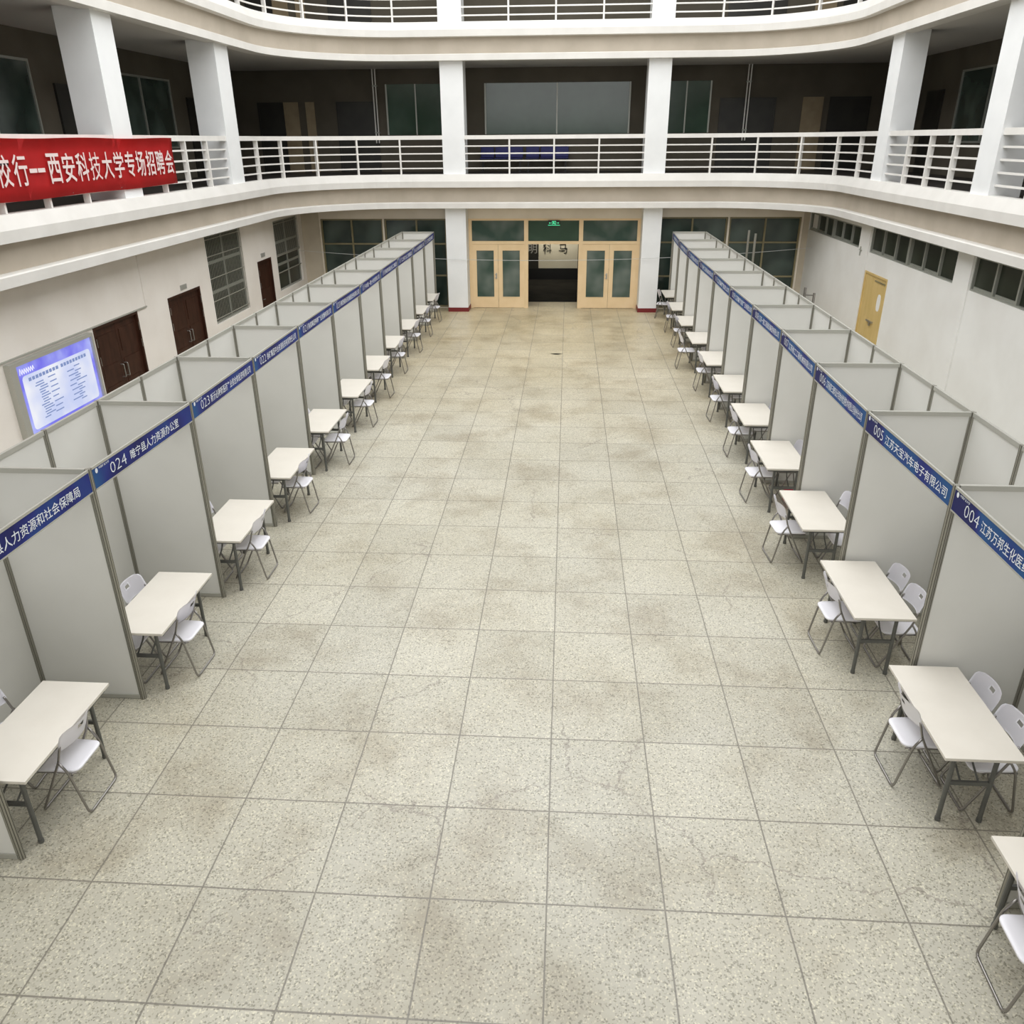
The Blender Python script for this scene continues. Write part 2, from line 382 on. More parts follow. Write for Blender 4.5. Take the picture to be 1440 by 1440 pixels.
# ------------------------------------------------------------------ entrance doors
b = B()
for x0, x1 in ((-2.96, -2.86), (-1.165, -1.03), (0.60, 0.735), (2.46, 2.56)): box(b, x0, x1, YB + 0.02, YB + 0.22, 0, 2.82)
for x0, x1 in ((-2.86, -1.165), (-1.03, 0.60), (0.735, 2.46)):
    box(b, x0, x1, YB + 0.02, YB + 0.22, 2.76, 2.82); box(b, x0, x1, YB + 0.02, YB + 0.22, 2.04, 2.13)
struct('trim_11', b, 'ochre')
for x0, x1, g in ((-2.86, -1.165, 'glass_door'), (-1.03, 0.60, 'glass_mid'), (0.735, 2.46, 'glass_door')):
    w = sthing(window_name(), ((x0 + x1) / 2, YB, 2.13)); h = (x1 - x0) / 2
    b = B(); box(b, -h, h, 0.10, 0.11, 0, 0.63); obj('pane', b, g, w)
dn = [0]
def door_name(): dn[0] += 1; return 'door_%d' % dn[0]
def glazed_double(x0, x1):
    w = sthing(door_name(), ((x0 + x1) / 2, YB + 0.03, 0)); h = (x1 - x0) / 2
    for s, a, c in ((-1, -h, -0.004), (1, 0.004, h)):
        st = 0.125; b = B()
        box(b, a, a + st, 0, 0.05, 0.01, 2.035); box(b, c - st, c, 0, 0.05, 0.01, 2.035)
        box(b, a + st, c - st, 0, 0.05, 0.01, 0.35); box(b, a + st, c - st, 0, 0.05, 1.855, 2.035)
        # glazing beads
        for q in ((a + st, a + st + 0.015, 0.35, 1.855), (c - st - 0.015, c - st, 0.35, 1.855)): box(b, q[0], q[1], -0.008, 0.012, q[2], q[3])
        for q in ((0.35, 0.365), (1.84, 1.855)): box(b, a + st + .015, c - st - .015, -0.008, 0.012, q[0], q[1])
        lf = obj('door_leaf', b, 'ochre', w)
        b = B(); box(b, a + st, c - st, 0.02, 0.03, 0.35, 1.855); obj('pane', b, 'glass_door', lf)
    b = B(); hx = -0.06
    box(b, hx - 0.02, hx + 0.02, -0.012, -0.002, 0.95, 1.13)
    for z in (0.98, 1.09): tube(b, [(hx, -0.01, z), (hx, -0.05, z)], 0.012, 8); tube(b, [(hx, -0.05, z), (hx - 0.05, -0.055, z)], 0.012, 8)
    obj('door_handle', b, 'chrome', w)
glazed_double(-2.86, -1.165)
glazed_double(0.735, 2.46)

# exit sign over the open doorway
t = thing('exit_sign', 'green lit running-man exit sign above the open central doorway', 'sign', (-0.205, YB - 0.05, 2.62))
b = B(); bevelbox(b, -0.19, 0.19, 0.0, 0.05, 0, 0.155, 0.006); obj('housing', b, 'black', t)
M['green'] = mat('green_light', (0.05, 0.5, 0.25), 0.5, emit=(0.08, 0.8, 0.38), estr=1.3)
b = B(); yy = -0.004
def q(x0, x1, z0, z1): box(b, x0, x1, yy, -0.001, z0, z1)
q(-0.06, 0.06, 0.118, 0.128); q(0.05, 0.06, 0.03, 0.118); q(-0.06, -0.05, 0.03, 0.118); q(-0.018, 0.0, 0.095, 0.112)
q(-0.03, 0.02, 0.078, 0.090); q(-0.012, 0.006, 0.055, 0.09); q(-0.035, -0.008, 0.045, 0.055); q(0.0, 0.03, 0.048, 0.058); q(0.02, 0.03, 0.03, 0.05)
q(-0.15, -0.09, 0.066, 0.078); q(-0.15, -0.14, 0.055, 0.09); q(0.09, 0.15, 0.066, 0.078); q(0.14, 0.15, 0.055, 0.09); q(-0.19, 0.19, 0.0, 0.012)
obj('lit_symbol', b, 'green', t)

# room behind the doorway
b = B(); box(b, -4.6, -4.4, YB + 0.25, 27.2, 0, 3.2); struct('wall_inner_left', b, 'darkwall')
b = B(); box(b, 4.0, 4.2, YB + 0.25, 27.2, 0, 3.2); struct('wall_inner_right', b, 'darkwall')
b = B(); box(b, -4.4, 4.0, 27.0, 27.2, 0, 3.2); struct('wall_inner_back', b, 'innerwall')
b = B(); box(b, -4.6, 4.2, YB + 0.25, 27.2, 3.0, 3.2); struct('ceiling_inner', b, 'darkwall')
b = B(); box(b, -4.4, 4.0, 26.93, 27.0, 0.0, 0.43); struct('baseboard_inner', b, 'black')
b = B(); box(b, -1.60, -0.90, 26.95, 27.0, 0.43, 2.2); w = struct(door_name(), b, 'darkdoor')
b = B(); box(b, 0.66, 1.5, 26.95, 27.0, 0.43, 2.2); w = struct(door_name(), b, 'darkdoor')
t = thing('wall_characters', 'black brush characters painted on the cream wall seen through the doorway', 'lettering', (0, 26.99, 0))
for s, x in (('明', -1.30), ('科', -0.72), ('马', -0.10)):
    b = B(); put_text(b, s, lambda u, v: (u, -0.006 if s != '明' else -0.05, v), 0.34, 0.36, x, 1.0, 0.0); obj('character', b, 'ink' if s != '明' else 'sign', t)

# ------------------------------------------------------------------ left wall doors, windows, board
def wall_plate(bm, side, y0, y1, z0, z1, d0, d1):
    """box on the left (side -1) or right (+1) wall; d = distance from the wall face into the hall"""
    X = XL if side < 0 else XR; s = 1 if side < 0 else -1
    box(bm, X + s * d0, X + s * d1, y0, y1, z0, z1)
def brown_door(y0, y1, z1, double):
    w = sthing(door_name(), (0, 0, 0))
    b = B(); f = 0.05
    wall_plate(b, -1, y0, y0 + f, 0, z1, -0.10, 0.012); wall_plate(b, -1, y1 - f, y1, 0, z1, -0.10, 0.012); wall_plate(b, -1, y0 + f, y1 - f, z1 - f, z1, -0.10, 0.012)
    obj('door_frame', b, 'brown', w)
    mid = (y0 + y1) / 2
    for a, c in (((y0 + f, mid - 0.004), (mid + 0.004, y1 - f)) if double else ((y0 + f, y1 - f),)):
        b = B(); wall_plate(b, -1, a, c, 0.01, z1 - f, -0.09, -0.045)
        for z0_, z1_ in ((0.15, 0.85), (1.0, 1.25), (1.4, z1 - 0.2)):
            n = 0.09; wall_plate(b, -1, a + n, c - n, z0_, z1_, -0.045, -0.035)
        lf = obj('door_leaf', b, 'brown', w)
        hy = (c - 0.07) if (double and a == y0 + f) else (a + 0.07)
        b = B(); X = XL
        if double:
            for z in (0.92, ): tube(b, fillet([(X - 0.045, hy, z), (X + 0.02, hy, z), (X + 0.02, hy, z + 0.25), (X - 0.045, hy, z + 0.25)], 0.02), 0.011, 8)
        else:
            box(b, X - 0.045, X - 0.035, hy - 0.025, hy + 0.025, 0.9, 1.1); tube(b, [(X - 0.035, hy, 1.0), (X + 0.01, hy, 1.0), (X + 0.012, hy + 0.11, 1.0)], 0.010, 8)
        obj('door_handle', b, 'chrome', lf)
        # bright hinges on the outer stile
        hg = (a - 0.012) if (double and a == y0 + f) or not double and True else (c + 0.012)
        if double and a != y0 + f: hg = c + 0.012
        b = B()
        for z in (0.35, 1.32, 1.66): box(b, X - 0.046, X + 0.016, hg - 0.008, hg + 0.008, z, z + 0.16)
        obj('hinge', b, 'chrome', lf)
brown_door(7.88, 9.545, 2.03, True)
brown_door(10.915, 12.58, 2.03, True)
brown_door(16.48, 17.59, 2.05, False)
for y, z, lb in ((11.76, 2.14, 'small grey square number plate above the nearer brown double door with a plate'), (16.98, 2.18, 'small grey square number plate above the single brown door')):
    t = thing('door_sign', lb, 'sign', (XL, y, z)); b = B(); bevelbox(b, 0.0, 0.014, -0.16, 0.16, -0.055, 0.055, 0.004); obj('plate', b, 'sign', t)
    b = B(); 
    for k in range(3): box(b, 0.014, 0.016, -0.12, 0.12, -0.03 + k * 0.025, -0.022 + k * 0.025)
    obj('line', b, 'winalu', t)

def grille_window(y0, y1, z0, z1, bars, trans, low, full=True):
    w = sthing(window_name(), (0, 0, 0)); X = XL; b = B(); f = 0.05
    wall_plate(b, -1, y0, y0 + f, z0, z1, -0.14, -0.06); wall_plate(b, -1, y1 - f, y1, z0, z1, -0.14, -0.06)
    wall_plate(b, -1, y0 + f, y1 - f, z0, z0 + f, -0.14, -0.06); wall_plate(b, -1, y0 + f, y1 - f, z1 - f, z1, -0.14, -0.06)
    mid = (y0 + y1) / 2; wall_plate(b, -1, mid - 0.03, mid + 0.03, z0 + f, z1 - f, -0.14, -0.06)
    for z in (trans, z0 + 0.75):
        for a, c in ((y0 + f, mid - 0.03), (mid + 0.03, y1 - f)): wall_plate(b, -1, a, c, z - 0.035, z + 0.035, -0.135, -0.065)
    obj('window_frame', b, 'winalu', w)
    b = B(); wall_plate(b, -1, y0 + f, y1 - f, z0 + f, z1 - f, -0.105, -0.095); obj('pane', b, 'glass_side', w)
    b = B(); n = bars
    for k in range(n + 1):
        y = y0 + 0.03 + (y1 - y0 - 0.06) * k / n; zl = z0 + 0.01 if full else low
        tube(b, [(X - 0.02, y, zl), (X - 0.02, y, z1 - 0.01)], 0.0055, 6)
    for z in ([z0 + 0.12, 1.52, 2.06, 2.58, z1 - 0.1] if full else [low + 0.02, z1 - 0.1]): tube(b, [(X - 0.028, y0, z), (X - 0.028, y1, z)], 0.011, 6)
    if not full:
        for z in (1.49, 1.97): tube(b, [(X - 0.028, y0, z), (X - 0.028, y1, z)], 0.016, 6)
    obj('grille', b, 'grille', w)
grille_window(13.26, 15.56, 0.97, 3.07, 24, 2.42, 0.97)
grille_window(18.12, 20.45, 0.965, 2.975, 22, 2.35, 1.99, False)

# rooms' darkness behind left and right openings is closed by the wall backs
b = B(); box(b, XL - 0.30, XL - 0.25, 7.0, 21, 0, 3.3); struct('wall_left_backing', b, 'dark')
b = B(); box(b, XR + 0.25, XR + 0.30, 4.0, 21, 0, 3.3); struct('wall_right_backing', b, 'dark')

# lit notice board
t = thing('light_box', 'large backlit blue and white notice board in a grey frame on the left wall', 'notice board', (XL, 6.5, 0))
Y0, Y1, Z0, Z1 = 5.30 - 6.5, 7.69 - 6.5, 0.70, 2.0
b = B()
for q_ in ((Y0, Y0 + 0.15, Z0, Z1), (Y1 - 0.06, Y1, Z0, Z1)): box(b, 0.0, 0.10, *q_)
box(b, 0.0, 0.10, Y0 + 0.15, Y1 - 0.06, Z1 - 0.06, Z1); box(b, 0.0, 0.10, Y0 + 0.15, Y1 - 0.06, Z0, Z0 + 0.10)
obj('frame', b, 'alulight', t)
def lightbox_mat():
    m = mat('lit_blue_poster', (0.1, 0.1, 0.2), 0.4)
    nt = m.node_tree; N = nt.nodes; L = nt.links; bs = N['Principled BSDF']
    tc = N.new('ShaderNodeTexCoord'); n = N.new('ShaderNodeTexNoise'); n.inputs['Scale'].default_value = 1.6; n.inputs['Detail'].default_value = 3
    L.new(tc.outputs['Object'], n.inputs[0])
    r = N.new('ShaderNodeValToRGB'); e = r.color_ramp.elements
    e[0].position = 0.38; e[0].color = (0.13, 0.12, 0.80, 1); e[1].position = 0.68; e[1].color = (0.42, 0.47, 0.95, 1)
    L.new(n.outputs[0], r.inputs[0]); L.new(r.outputs[0], bs.inputs['Emission Color']); bs.inputs['Emission Strength'].default_value = 0.85
    return m
M['poster'] = lightbox_mat()
M['paperlit'] = noisy('lit_white_sheet', (0.2, 0.2, 0.2), (0.2, 0.2, 0.2), 1)
nt = M['paperlit'].node_tree; bs = nt.nodes['Principled BSDF']; n_ = nt.nodes.new('ShaderNodeTexNoise'); n_.inputs['Scale'].default_value = 1.4
tc_ = nt.nodes.new('ShaderNodeTexCoord'); r_ = nt.nodes.new('ShaderNodeValToRGB'); r_.color_ramp.elements[0].position = 0.35; r_.color_ramp.elements[0].color = (0.52, 0.60, 0.93, 1)
r_.color_ramp.elements[1].position = 0.6; r_.color_ramp.elements[1].color = (0.86, 0.88, 0.97, 1)
nt.links.new(tc_.outputs['Object'], n_.inputs[0]); nt.links.new(n_.outputs[0], r_.inputs[0]); nt.links.new(r_.outputs[0], bs.inputs['Emission Color']); bs.inputs['Emission Strength'].default_value = 0.80
M['inkblue'] = mat('blue_print', (0.05, 0.07, 0.16), 0.6, emit=(0.22, 0.30, 0.55), estr=0.75)
M['inkwhite'] = mat('white_print', (0.3, 0.3, 0.3), 0.6, emit=(0.85, 0.85, 1.0), estr=0.8)
b = B(); box(b, 0.05, 0.06, Y0 + 0.15, Y1 - 0.06, Z0 + 0.10, Z1 - 0.06); obj('poster', b, 'poster', t)
b = B(); pts = fillet([(0.064, Y0 + 0.27, Z0 + 0.16), (0.064, Y1 - 0.15, Z0 + 0.16), (0.064, Y1 - 0.15, Z1 - 0.25), (0.064, Y0 + 0.27, Z1 - 0.25)], 0.08, 4, True)
b.faces.new([b.verts.new(p) for p in pts]); sh = obj('printed_sheet', b, 'paperlit', t)
bl, br = B(), B(); rnd = random.Random(3)
def ln(y, z, w, h=0.018): box(bl if y < (Y0 + Y1) / 2 + 0.05 else br, 0.065, 0.067, y, y + w, z, z + h)
ya, yb = Y0 + 0.42, (Y0 + Y1) / 2 + 0.12
for yy_, ww in ((ya, 0.84), (yb, 0.80)):
    for k in range(9): ln(yy_ + k * ww / 9, Z1 - 0.36, ww / 9 - 0.025, 0.055)
for k in range(15):
    z = Z1 - 0.44 - k * 0.042
    ln(ya + 0.12 + rnd.random() * 0.12, z, 0.14 + rnd.random() * 0.12)
    if k % 2 == 0: ln(ya + 0.47 + rnd.random() * 0.05, z + 0.01, 0.12 + rnd.random() * 0.14)
    ln(yb + (0.12 if k % 2 else 0.32) + rnd.random() * 0.06, z, 0.16 + rnd.random() * 0.18)
obj('printed_column', bl, 'inkblue', sh); obj('printed_column', br, 'inkblue', sh)
b = B()
for k in range(7):
    y = Y0 + 0.24 + k * 0.055; tube(b, [(0.066, y, Z1 - 0.22), (0.066, y + 0.03, Z1 - 0.14 + 0.02 * (k == 0)), (0.066, y + 0.05, Z1 - 0.20)], 0.006, 5)
obj('script_heading', b, 'inkwhite', t)

# surface conduit over the board and door
t = thing('cable_conduit', 'thin grey conduit along the left wall above the notice board', 'conduit', (XL, 0, 0))
b = B(); box(b, 0.002, 0.03, -2.0, 9.95, 2.035, 2.06); obj('run', b, 'alulight', t)
b = B(); box(b, 0.002, 0.015, 9.93, 9.95, 2.06, 3.19); obj('riser', b, 'wall', t)

# ------------------------------------------------------------------ right wall windows, door
def strip_window(y0, y1, z0, z1, n, extra=()):
    w = sthing(window_name(), (0, 0, 0)); f = 0.035; b = B()
    for a, c in ((z0, z0 + f), (z1 - f, z1)): wall_plate(b, 1, y0, y1, a, c, -0.12, -0.02)
    for k in range(n + 1):
        y = y0 + (y1 - y0) * k / n; hw = 0.055 if k == n // 2 else 0.026
        a, c = max(y0, y - hw), min(y1, y + hw); wall_plate(b, 1, a, c, z0 + f, z1 - f, -0.12, -0.02 if k != n // 2 else 0.0)
    for k in range(n):                                      # sliding sash bottoms
        if k % 3 != 0: wall_plate(b, 1, y0 + (y1 - y0) * k / n + .06, y0 + (y1 - y0) * (k + 1) / n - .06, z0 + f, z0 + f + 0.045, -0.10, -0.05)
    obj('window_frame', b, 'winalu', w)
    b = B(); wall_plate(b, 1, y0 + .01, y1 - .01, z0 + f, z1 - f, -0.085, -0.075); obj('pane', b, 'glass_side', w)
    for e in extra:
        b = B(); wall_plate(b, 1, e[0], e[1], z0 + f + .04, z1 - f - .02, -0.072, -0.06); obj('paper_sheet', b, 'wallr', w)
strip_window(15.95, 20.75, 2.50, 3.02, 6, ((20.0, 20.6),))
strip_window(10.33, 15.2, 2.49, 3.11, 6)
strip_window(4.6, 9.65, 2.48, 3.11, 6)
b = B(); wall_plate(b, 1, 9.66, 10.32, 0, 3.2, 0, 0.025); struct('trim_12', b, 'wallr')
b = B(); wall_plate(b, 1, 15.22, 15.93, 0, 3.2, 0, 0.025); struct('trim_13', b, 'wallr')
w = sthing(door_name(), (0, 0, 0))
b = B(); f = 0.05
wall_plate(b, 1, 13.64, 13.69, 0, 2.06, -0.1, 0.01); wall_plate(b, 1, 15.15, 15.2, 0, 2.06, -0.1, 0.01); wall_plate(b, 1, 13.69, 15.15, 2.01, 2.06, -0.1, 0.01); obj('door_frame', b, 'yellow', w)
b = B(); wall_plate(b, 1, 13.69, 15.15, 0.01, 2.01, -0.06, -0.015); lf = obj('door_leaf', b, 'yellow', w)
b = B(); box(b, XR - 0.03, XR - 0.005 + .02, 14.15, 14.55, 0.93, 0.965); box(b, XR - 0.02, XR + .015, 14.30, 14.36, 0.84, 0.93); obj('door_handle', b, 'chrome', lf)
b = B(); an = [i * math.pi / 8 for i in range(16)]
pr = [[b.verts.new((x, 14.02 + 0.12 * math.cos(a), 1.45 + 0.22 * math.sin(a) + 0.02 * math.sin(3 * a))) for a in an] for x in (XR + 0.0155, XR + 0.012)]
for j in range(16): b.faces.new((pr[0][j], pr[0][(j + 1) % 16], pr[1][(j + 1) % 16], pr[1][j]))
b.faces.new(pr[0]); b.faces.new(pr[1][::-1]); obj('worn_patch', b, 'wallr', lf)
b = B(); wall_plate(b, 1, 13.75, 14.45, 1.90, 1.93, -0.015, 0.0); obj('door_closer', b, 'ochre_dk', lf)
# small bracket on the right wall
t = thing('wall_bracket', 'small grey T-shaped pipe bracket on the right wall between the high windows', 'bracket', (XR - 0.025, 15.72, 2.35))
b = B(); tube(b, [(-0.02, 0, 0), (-0.02, 0, 0.22)], 0.012, 6); tube(b, [(-0.02, -0.09, 0.14), (-0.02, 0.09, 0.14)], 0.010, 6); obj('pipe', b, 'winalu', t)

# ------------------------------------------------------------------ columns
def column(x0, x1, y0, y1, z0, z1, label, base=True, grp=None):
    t = thing('column', label, 'column', ((x0 + x1) / 2, (y0 + y1) / 2, z0), 0, grp)
    hx, hy = (x1 - x0) / 2, (y1 - y0) / 2
    b = B(); box(b, -hx, hx, -hy, hy, 0.13 if base else 0, z1 - z0); obj('shaft', b, 'column', t)
    if base: b = B(); box(b, -hx - 0.015, hx + 0.015, -hy - 0.015, hy + 0.015, 0, 0.13); obj('skirting', b, 'redbase', t)
column(-3.60, -2.96, 20.20, 20.86, 0, 3.2, 'white square column with dark red foot left of the yellow glazed doors')
column(2.56, 3.14, 20.24, 20.86, 0, 3.2, 'white square column with dark red foot right of the yellow glazed doors')
for z0, z1, lv in ((4.12, 7.3, 'first gallery'), (8.12, 11.95, 'top gallery')):
    column(-3.60, -2.92, 20.16, 20.86, z0, z1, 'white column rising through the %s railing above the left entrance doors' % lv, False)
    column(2.47, 3.12, 20.16, 20.86, z0, z1, 'white column rising through the %s railing above the right entrance doors' % lv, False)
    for y0, y1, s in ((14.53, 15.34, 'where the curve begins'), (9.24, 9.93, 'behind the end of the red banner' if z0 < 5 else 'above the red banner')):
        column(-8.68, -8.02, y0, y1, z0, z1, 'white column in the left %s railing %s' % (lv, s), False)
    for y0, y1, s in ((14.68, 15.39, 'where the curve begins'), (9.31, 10.01, 'nearest the right edge of the view')):
        column(7.58, 8.12, y0, y1, z0, z1, 'white column in the right %s railing %s' % (lv, s), False)

# ------------------------------------------------------------------ gallery railings
RLc, RRc = CLX - EL + 0.25, ER - CRX + 0.25
def rail_point(side, s):
    """point and inward normal on the railing line; s measured from the start of the arc (negative = straight side, beyond = back)"""
    if side < 0:
        cx, cy, rx, ry = CLX, CLY, RLc, EB - CLY + 0.25; q_ = math.pi / 2 * (rx + ry) / 2
        if s < 0: return (cx - rx, cy + s), (1, 0)
        if s > q_: return (cx + (s - q_), cy + ry), (0, -1)
        a = math.pi - s / q_ * math.pi / 2
    else:
        cx, cy, rx, ry = CRX, CRY, RRc, EB - CRY + 0.25; q_ = math.pi / 2 * (rx + ry) / 2
        if s < 0: return (cx + rx, cy + s), (-1, 0)
        if s > q_: return (cx - (s - q_), cy + ry), (0, -1)
        a = s / q_ * math.pi / 2
    return (cx + rx * math.cos(a), cy + ry * math.sin(a)), (-math.cos(a), -math.sin(a))
def strip(bm, pts, norms, hw, z0, z1):
    rows = []
    for (x, y), (nx, ny) in zip(pts, norms):
        rows.append([bm.verts.new((x + nx * k, y + ny * k, z)) for k, z in ((hw, z0), (hw, z1), (-hw, z1), (-hw, z0))])
    for i in range(len(rows) - 1):
        for j in range(4): bm.faces.new((rows[i][j], rows[i][(j + 1) % 4], rows[i + 1][(j + 1) % 4], rows[i + 1][j]))
    bm.faces.new(rows[0][::-1]); bm.faces.new(rows[-1])
def railing(side, s0, s1, posts, dz, label):
    t = thing('balcony_railing', label, 'railing', (0, 0, 4.165 + dz), 0)
    n = max(2, int(abs(s1 - s0) / 0.25)); ss = [s0 + (s1 - s0) * i / n for i in range(n + 1)]
    pn = [rail_point(side, s) for s in ss]; P = [p for p, _ in pn]; Nn = [q_ for _, q_ in pn]
    b = B(); strip(b, P, Nn, 0.06, 0.965, 1.075); obj('handrail', b, 'rail', t)
    for z in (0.165, 0.37, 0.575, 0.78):
        b = B(); strip(b, P, Nn, 0.018, z - 0.018, z + 0.018); obj('rail', b, 'rail', t)
    for k in range(1, posts + 1):
        (x, y), (nx, ny) = rail_point(side, s0 + (s1 - s0) * k / (posts + 1))
        b = B(); tx, ty = -ny, nx
        vs = [b.verts.new((x + nx * u + tx * w_, y + ny * u + ty * w_, z)) for z in (0, 0.965) for u, w_ in ((0.055, 0.024), (0.055, -0.024), (-0.055, -0.024), (-0.055, 0.024))]
        for f_ in ((0, 1, 2, 3), (7, 6, 5, 4), (0, 4, 5, 1), (1, 5, 6, 2), (2, 6, 7, 3), (3, 7, 4, 0)): b.faces.new([vs[i] for i in f_])
        obj('post', b, 'rail', t)
ql = math.pi / 2 * (RLc + EB - CLY + 0.25) / 2; qr = math.pi / 2 * (RRc + EB - CRY + 0.25) / 2
for dz, lv in ((0, 'first gallery'), (4.0, 'top gallery')):
    railing(-1, 0.0 - CLY, 9.24 - CLY, 7, dz, 'white horizontal-bar railing on the left side of the %s nearest the camera' % lv)
    railing(-1, 9.93 - CLY, 14.53 - CLY, 3, dz, 'white horizontal-bar railing on the left side of the %s between the two side columns' % lv)
    railing(-1, 15.34 - CLY, ql + (-3.60 - CLX), 5, dz, 'white railing curving round the back left corner of the %s' % lv)
    railing(1, qr + (CRX + 2.92), qr + (CRX - 2.47), 3, dz, 'straight white railing of the %s above the entrance doors between two columns' % lv)
    railing(1, 15.39 - CRY, qr + (CRX - 3.12), 5, dz, 'white railing curving round the back right corner of the %s' % lv)
    railing(1, 10.01 - CRY, 14.68 - CRY, 3, dz, 'white horizontal-bar railing on the right side of the %s between the two side columns' % lv)
    railing(1, 0.0 - CRY, 9.31 - CRY, 7, dz, 'white horizontal-bar railing on the right side of the %s nearest the camera' % lv)

# gallery wall openings
def gdoor(x0, x1, z0, z1, m_, y=23.4):
    b = B(); f = 0.06
    box(b, x0, x0 + f, y - 0.04, y, z0, z1); box(b, x1 - f, x1, y - 0.04, y, z0, z1); box(b, x0 + f, x1 - f, y - 0.04, y, z1 - f, z1)
    w = struct(door_name(), b, m_); b = B(); box(b, x0 + f, x1 - f, y - 0.025, y, z0, z1 - f); obj('door_leaf', b, m_, w)
for dz in (0, 4.0):
    for x0, x1, m_ in ((-10.3, -9.42, 'darkdoor'), (-9.4, -8.9, 'tan'), (-8.65, -8.35, 'tan'), (-7.6, -6.2, 'darkdoor'), (5.1, 6.9, 'darkdoor'), (7.75, 8.4, 'tan'), (8.6, 9.9, 'darkdoor')):
        gdoor(x0, x1, 4.135 + dz, 6.3 + dz, m_)
    for x0, x1 in ((-5.9, -3.9), (-2.6, 2.2), (3.2, 4.8)):
        w = sthing(window_name(), (0, 0, 0)); b = B(); f = 0.05; z0, z1 = 5.28 + dz, 6.8 + dz
        for q_ in ((x0, x0 + f, z0, z1), (x1 - f, x1, z0, z1), ((x0 + x1) / 2 - .02, (x0 + x1) / 2 + .02, z0, z1)): box(b, q_[0], q_[1], 23.34, 23.4, q_[2], q_[3])
        obj('window_frame', b, 'winalu', w); b = B(); box(b, x0 + f, (x0 + x1) / 2 - .02, 23.375, 23.39, z0, z1); box(b, (x0 + x1) / 2 + .02, x1 - f, 23.375, 23.39, z0, z1); obj('pane', b, 'glass_mid', w)
    for X, s in ((-11.05, 1), (10.6, -1)):
        for y0, y1, kind in ((3.0, 6.5, 'w'), (7.2, 8.2, 'd'), (9.0, 12.0, 'w'), (12.8, 14.3, 'd'), (15.0, 18.5, 'w'), (19.5, 20.6, 'd')):
            if kind == 'w':
                w = sthing(window_name(), (0, 0, 0)); b = B(); z0, z1 = 4.95 + dz, 6.7 + dz; m1 = (y0 + y1) / 2
                for a, c in ((y0, y0 + .05), (m1 - .03, m1 + .03), (y1 - .05, y1)): box(b, X, X + s * 0.05, a, c, z0, z1)
                for a, c in ((y0 + .05, m1 - .03), (m1 + .03, y1 - .05)): box(b, X, X + s * 0.05, a, c, z0, z0 + .05); box(b, X, X + s * 0.05, a, c, z1 - .05, z1)
                obj('window_frame', b, 'winalu', w)
                b = B()
                for a, c in ((y0 + .05, m1 - .03), (m1 + .03, y1 - .05)): box(b, X + s * .008, X + s * 0.02, a, c, z0 + .05, z1 - .05)
                obj('pane', b, 'glass_back', w)
            else:
                b = B(); box(b, X, X + s * 0.05, y0, y1, 4.135 + dz, 6.3 + dz); struct(door_name(), b, 'darkdoor')
# pipes standing in the gallery
for x, lb in ((-6.28, 'thin white pipe on the gallery wall behind the back left curved railing'), (5.9, 'thin white pipe on the gallery wall behind the back right curved railing')):
    t = thing('pipe', lb, 'pipe', (x, 23.25, 4.135)); b = B(); tube(b, [(0, 0, 0.9), (0, 0, 3.12)], 0.022, 8); tube(b, [(0.09, 0, 0.9), (0.09, 0, 3.12)], 0.022, 8); obj('riser', b, 'rail', t)
    b = B(); box(b, -0.03, 0.12, -0.03, 0.15, 1.2, 1.24); box(b, -0.03, 0.12, -0.03, 0.15, 2.6, 2.64); obj('bracket', b, 'winalu', t)

# blue waiting seats
def bench(x, label):
    t = thing('bench_seating', label, 'bench', (x, 22.9, 4.135), 0, 'blue waiting seats behind the gallery railing')
    for k in range(3):
        b = B(); cx = -0.49 + 0.49 * k
        bevelbox(b, cx - 0.22, cx + 0.22, -0.22, 0.20, 0.40, 0.43, 0.012); obj('seat', b, 'blue', t)
        b = B(); vs = bevelbox(b, cx - 0.22, cx + 0.22, 0.20, 0.235, 0.44, 0.76, 0.012); obj('backrest', b, 'blue', t)
    b = B(); box(b, -0.72, 0.72, -0.03, 0.03, 0.34, 0.39); obj('beam', b, 'black', t)
    for s in (-0.62, 0.62):
        b = B(); box(b, s - 0.02, s + 0.02, -0.02, 0.02, 0.04, 0.34); box(b, s - 0.03, s + 0.03, -0.25, 0.25, 0.0, 0.04); obj('leg', b, 'black', t)
bench(-2.02, 'row of three blue seats behind the middle gallery railing, the left row')
bench(-0.50, 'row of three blue seats behind the middle gallery railing, the right row')

# ------------------------------------------------------------------ red banner
t = thing('banner', 'long red cloth banner with white Chinese lettering hung on the left gallery railing', 'banner', (-7.985, 0, 0))
b = B(); n = 60; rows = []
for i in range(n + 1):
    y = 1.2 + (11.43 - 1.2) * i / n; w_ = 0.007 * math.sin(i * 0.9) + 0.004 * math.sin(i * 2.3)
    rows.append([b.verts.new((w_ * (1 - abs(k)) + (0.02 if k > 0.9 else 0), y, 4.755 + k * 0.43 + 0.008 * math.sin(i * 0.35))) for k in (-1, -0.5, 0, 0.5, 1)])
for i in range(n):
    for j in range(4): b.faces.new((rows[i][j], rows[i + 1][j], rows[i + 1][j + 1], rows[i][j + 1]))
bmesh.ops.solidify(b, geom=b.faces[:], thickness=0.004); obj('cloth', b, 'banner', t, True)
b = B(); x_ = 0.034
y = 11.30
for ch in '会聘招场专学大技科安西':
    put_text(b, ch, lambda u, v: (x_, u, v), 0.345, 0.44, y - 0.345, 4.525, 0.0 if ch == '技' else 0.012); y -= 0.405
put_text(b, '一', lambda u, v: (x_, u, v), 0.19, 0.06, y - 0.22, 4.70); put_text(b, '一', lambda u, v: (x_, u, v), 0.19, 0.06, y - 0.43, 4.70); y -= 0.47
for ch in '行校': put_text(b, ch, lambda u, v: (x_, u, v), 0.345, 0.44, y - 0.345, 4.525, 0.012); y -= 0.405
obj('lettering', b, 'btext', t)
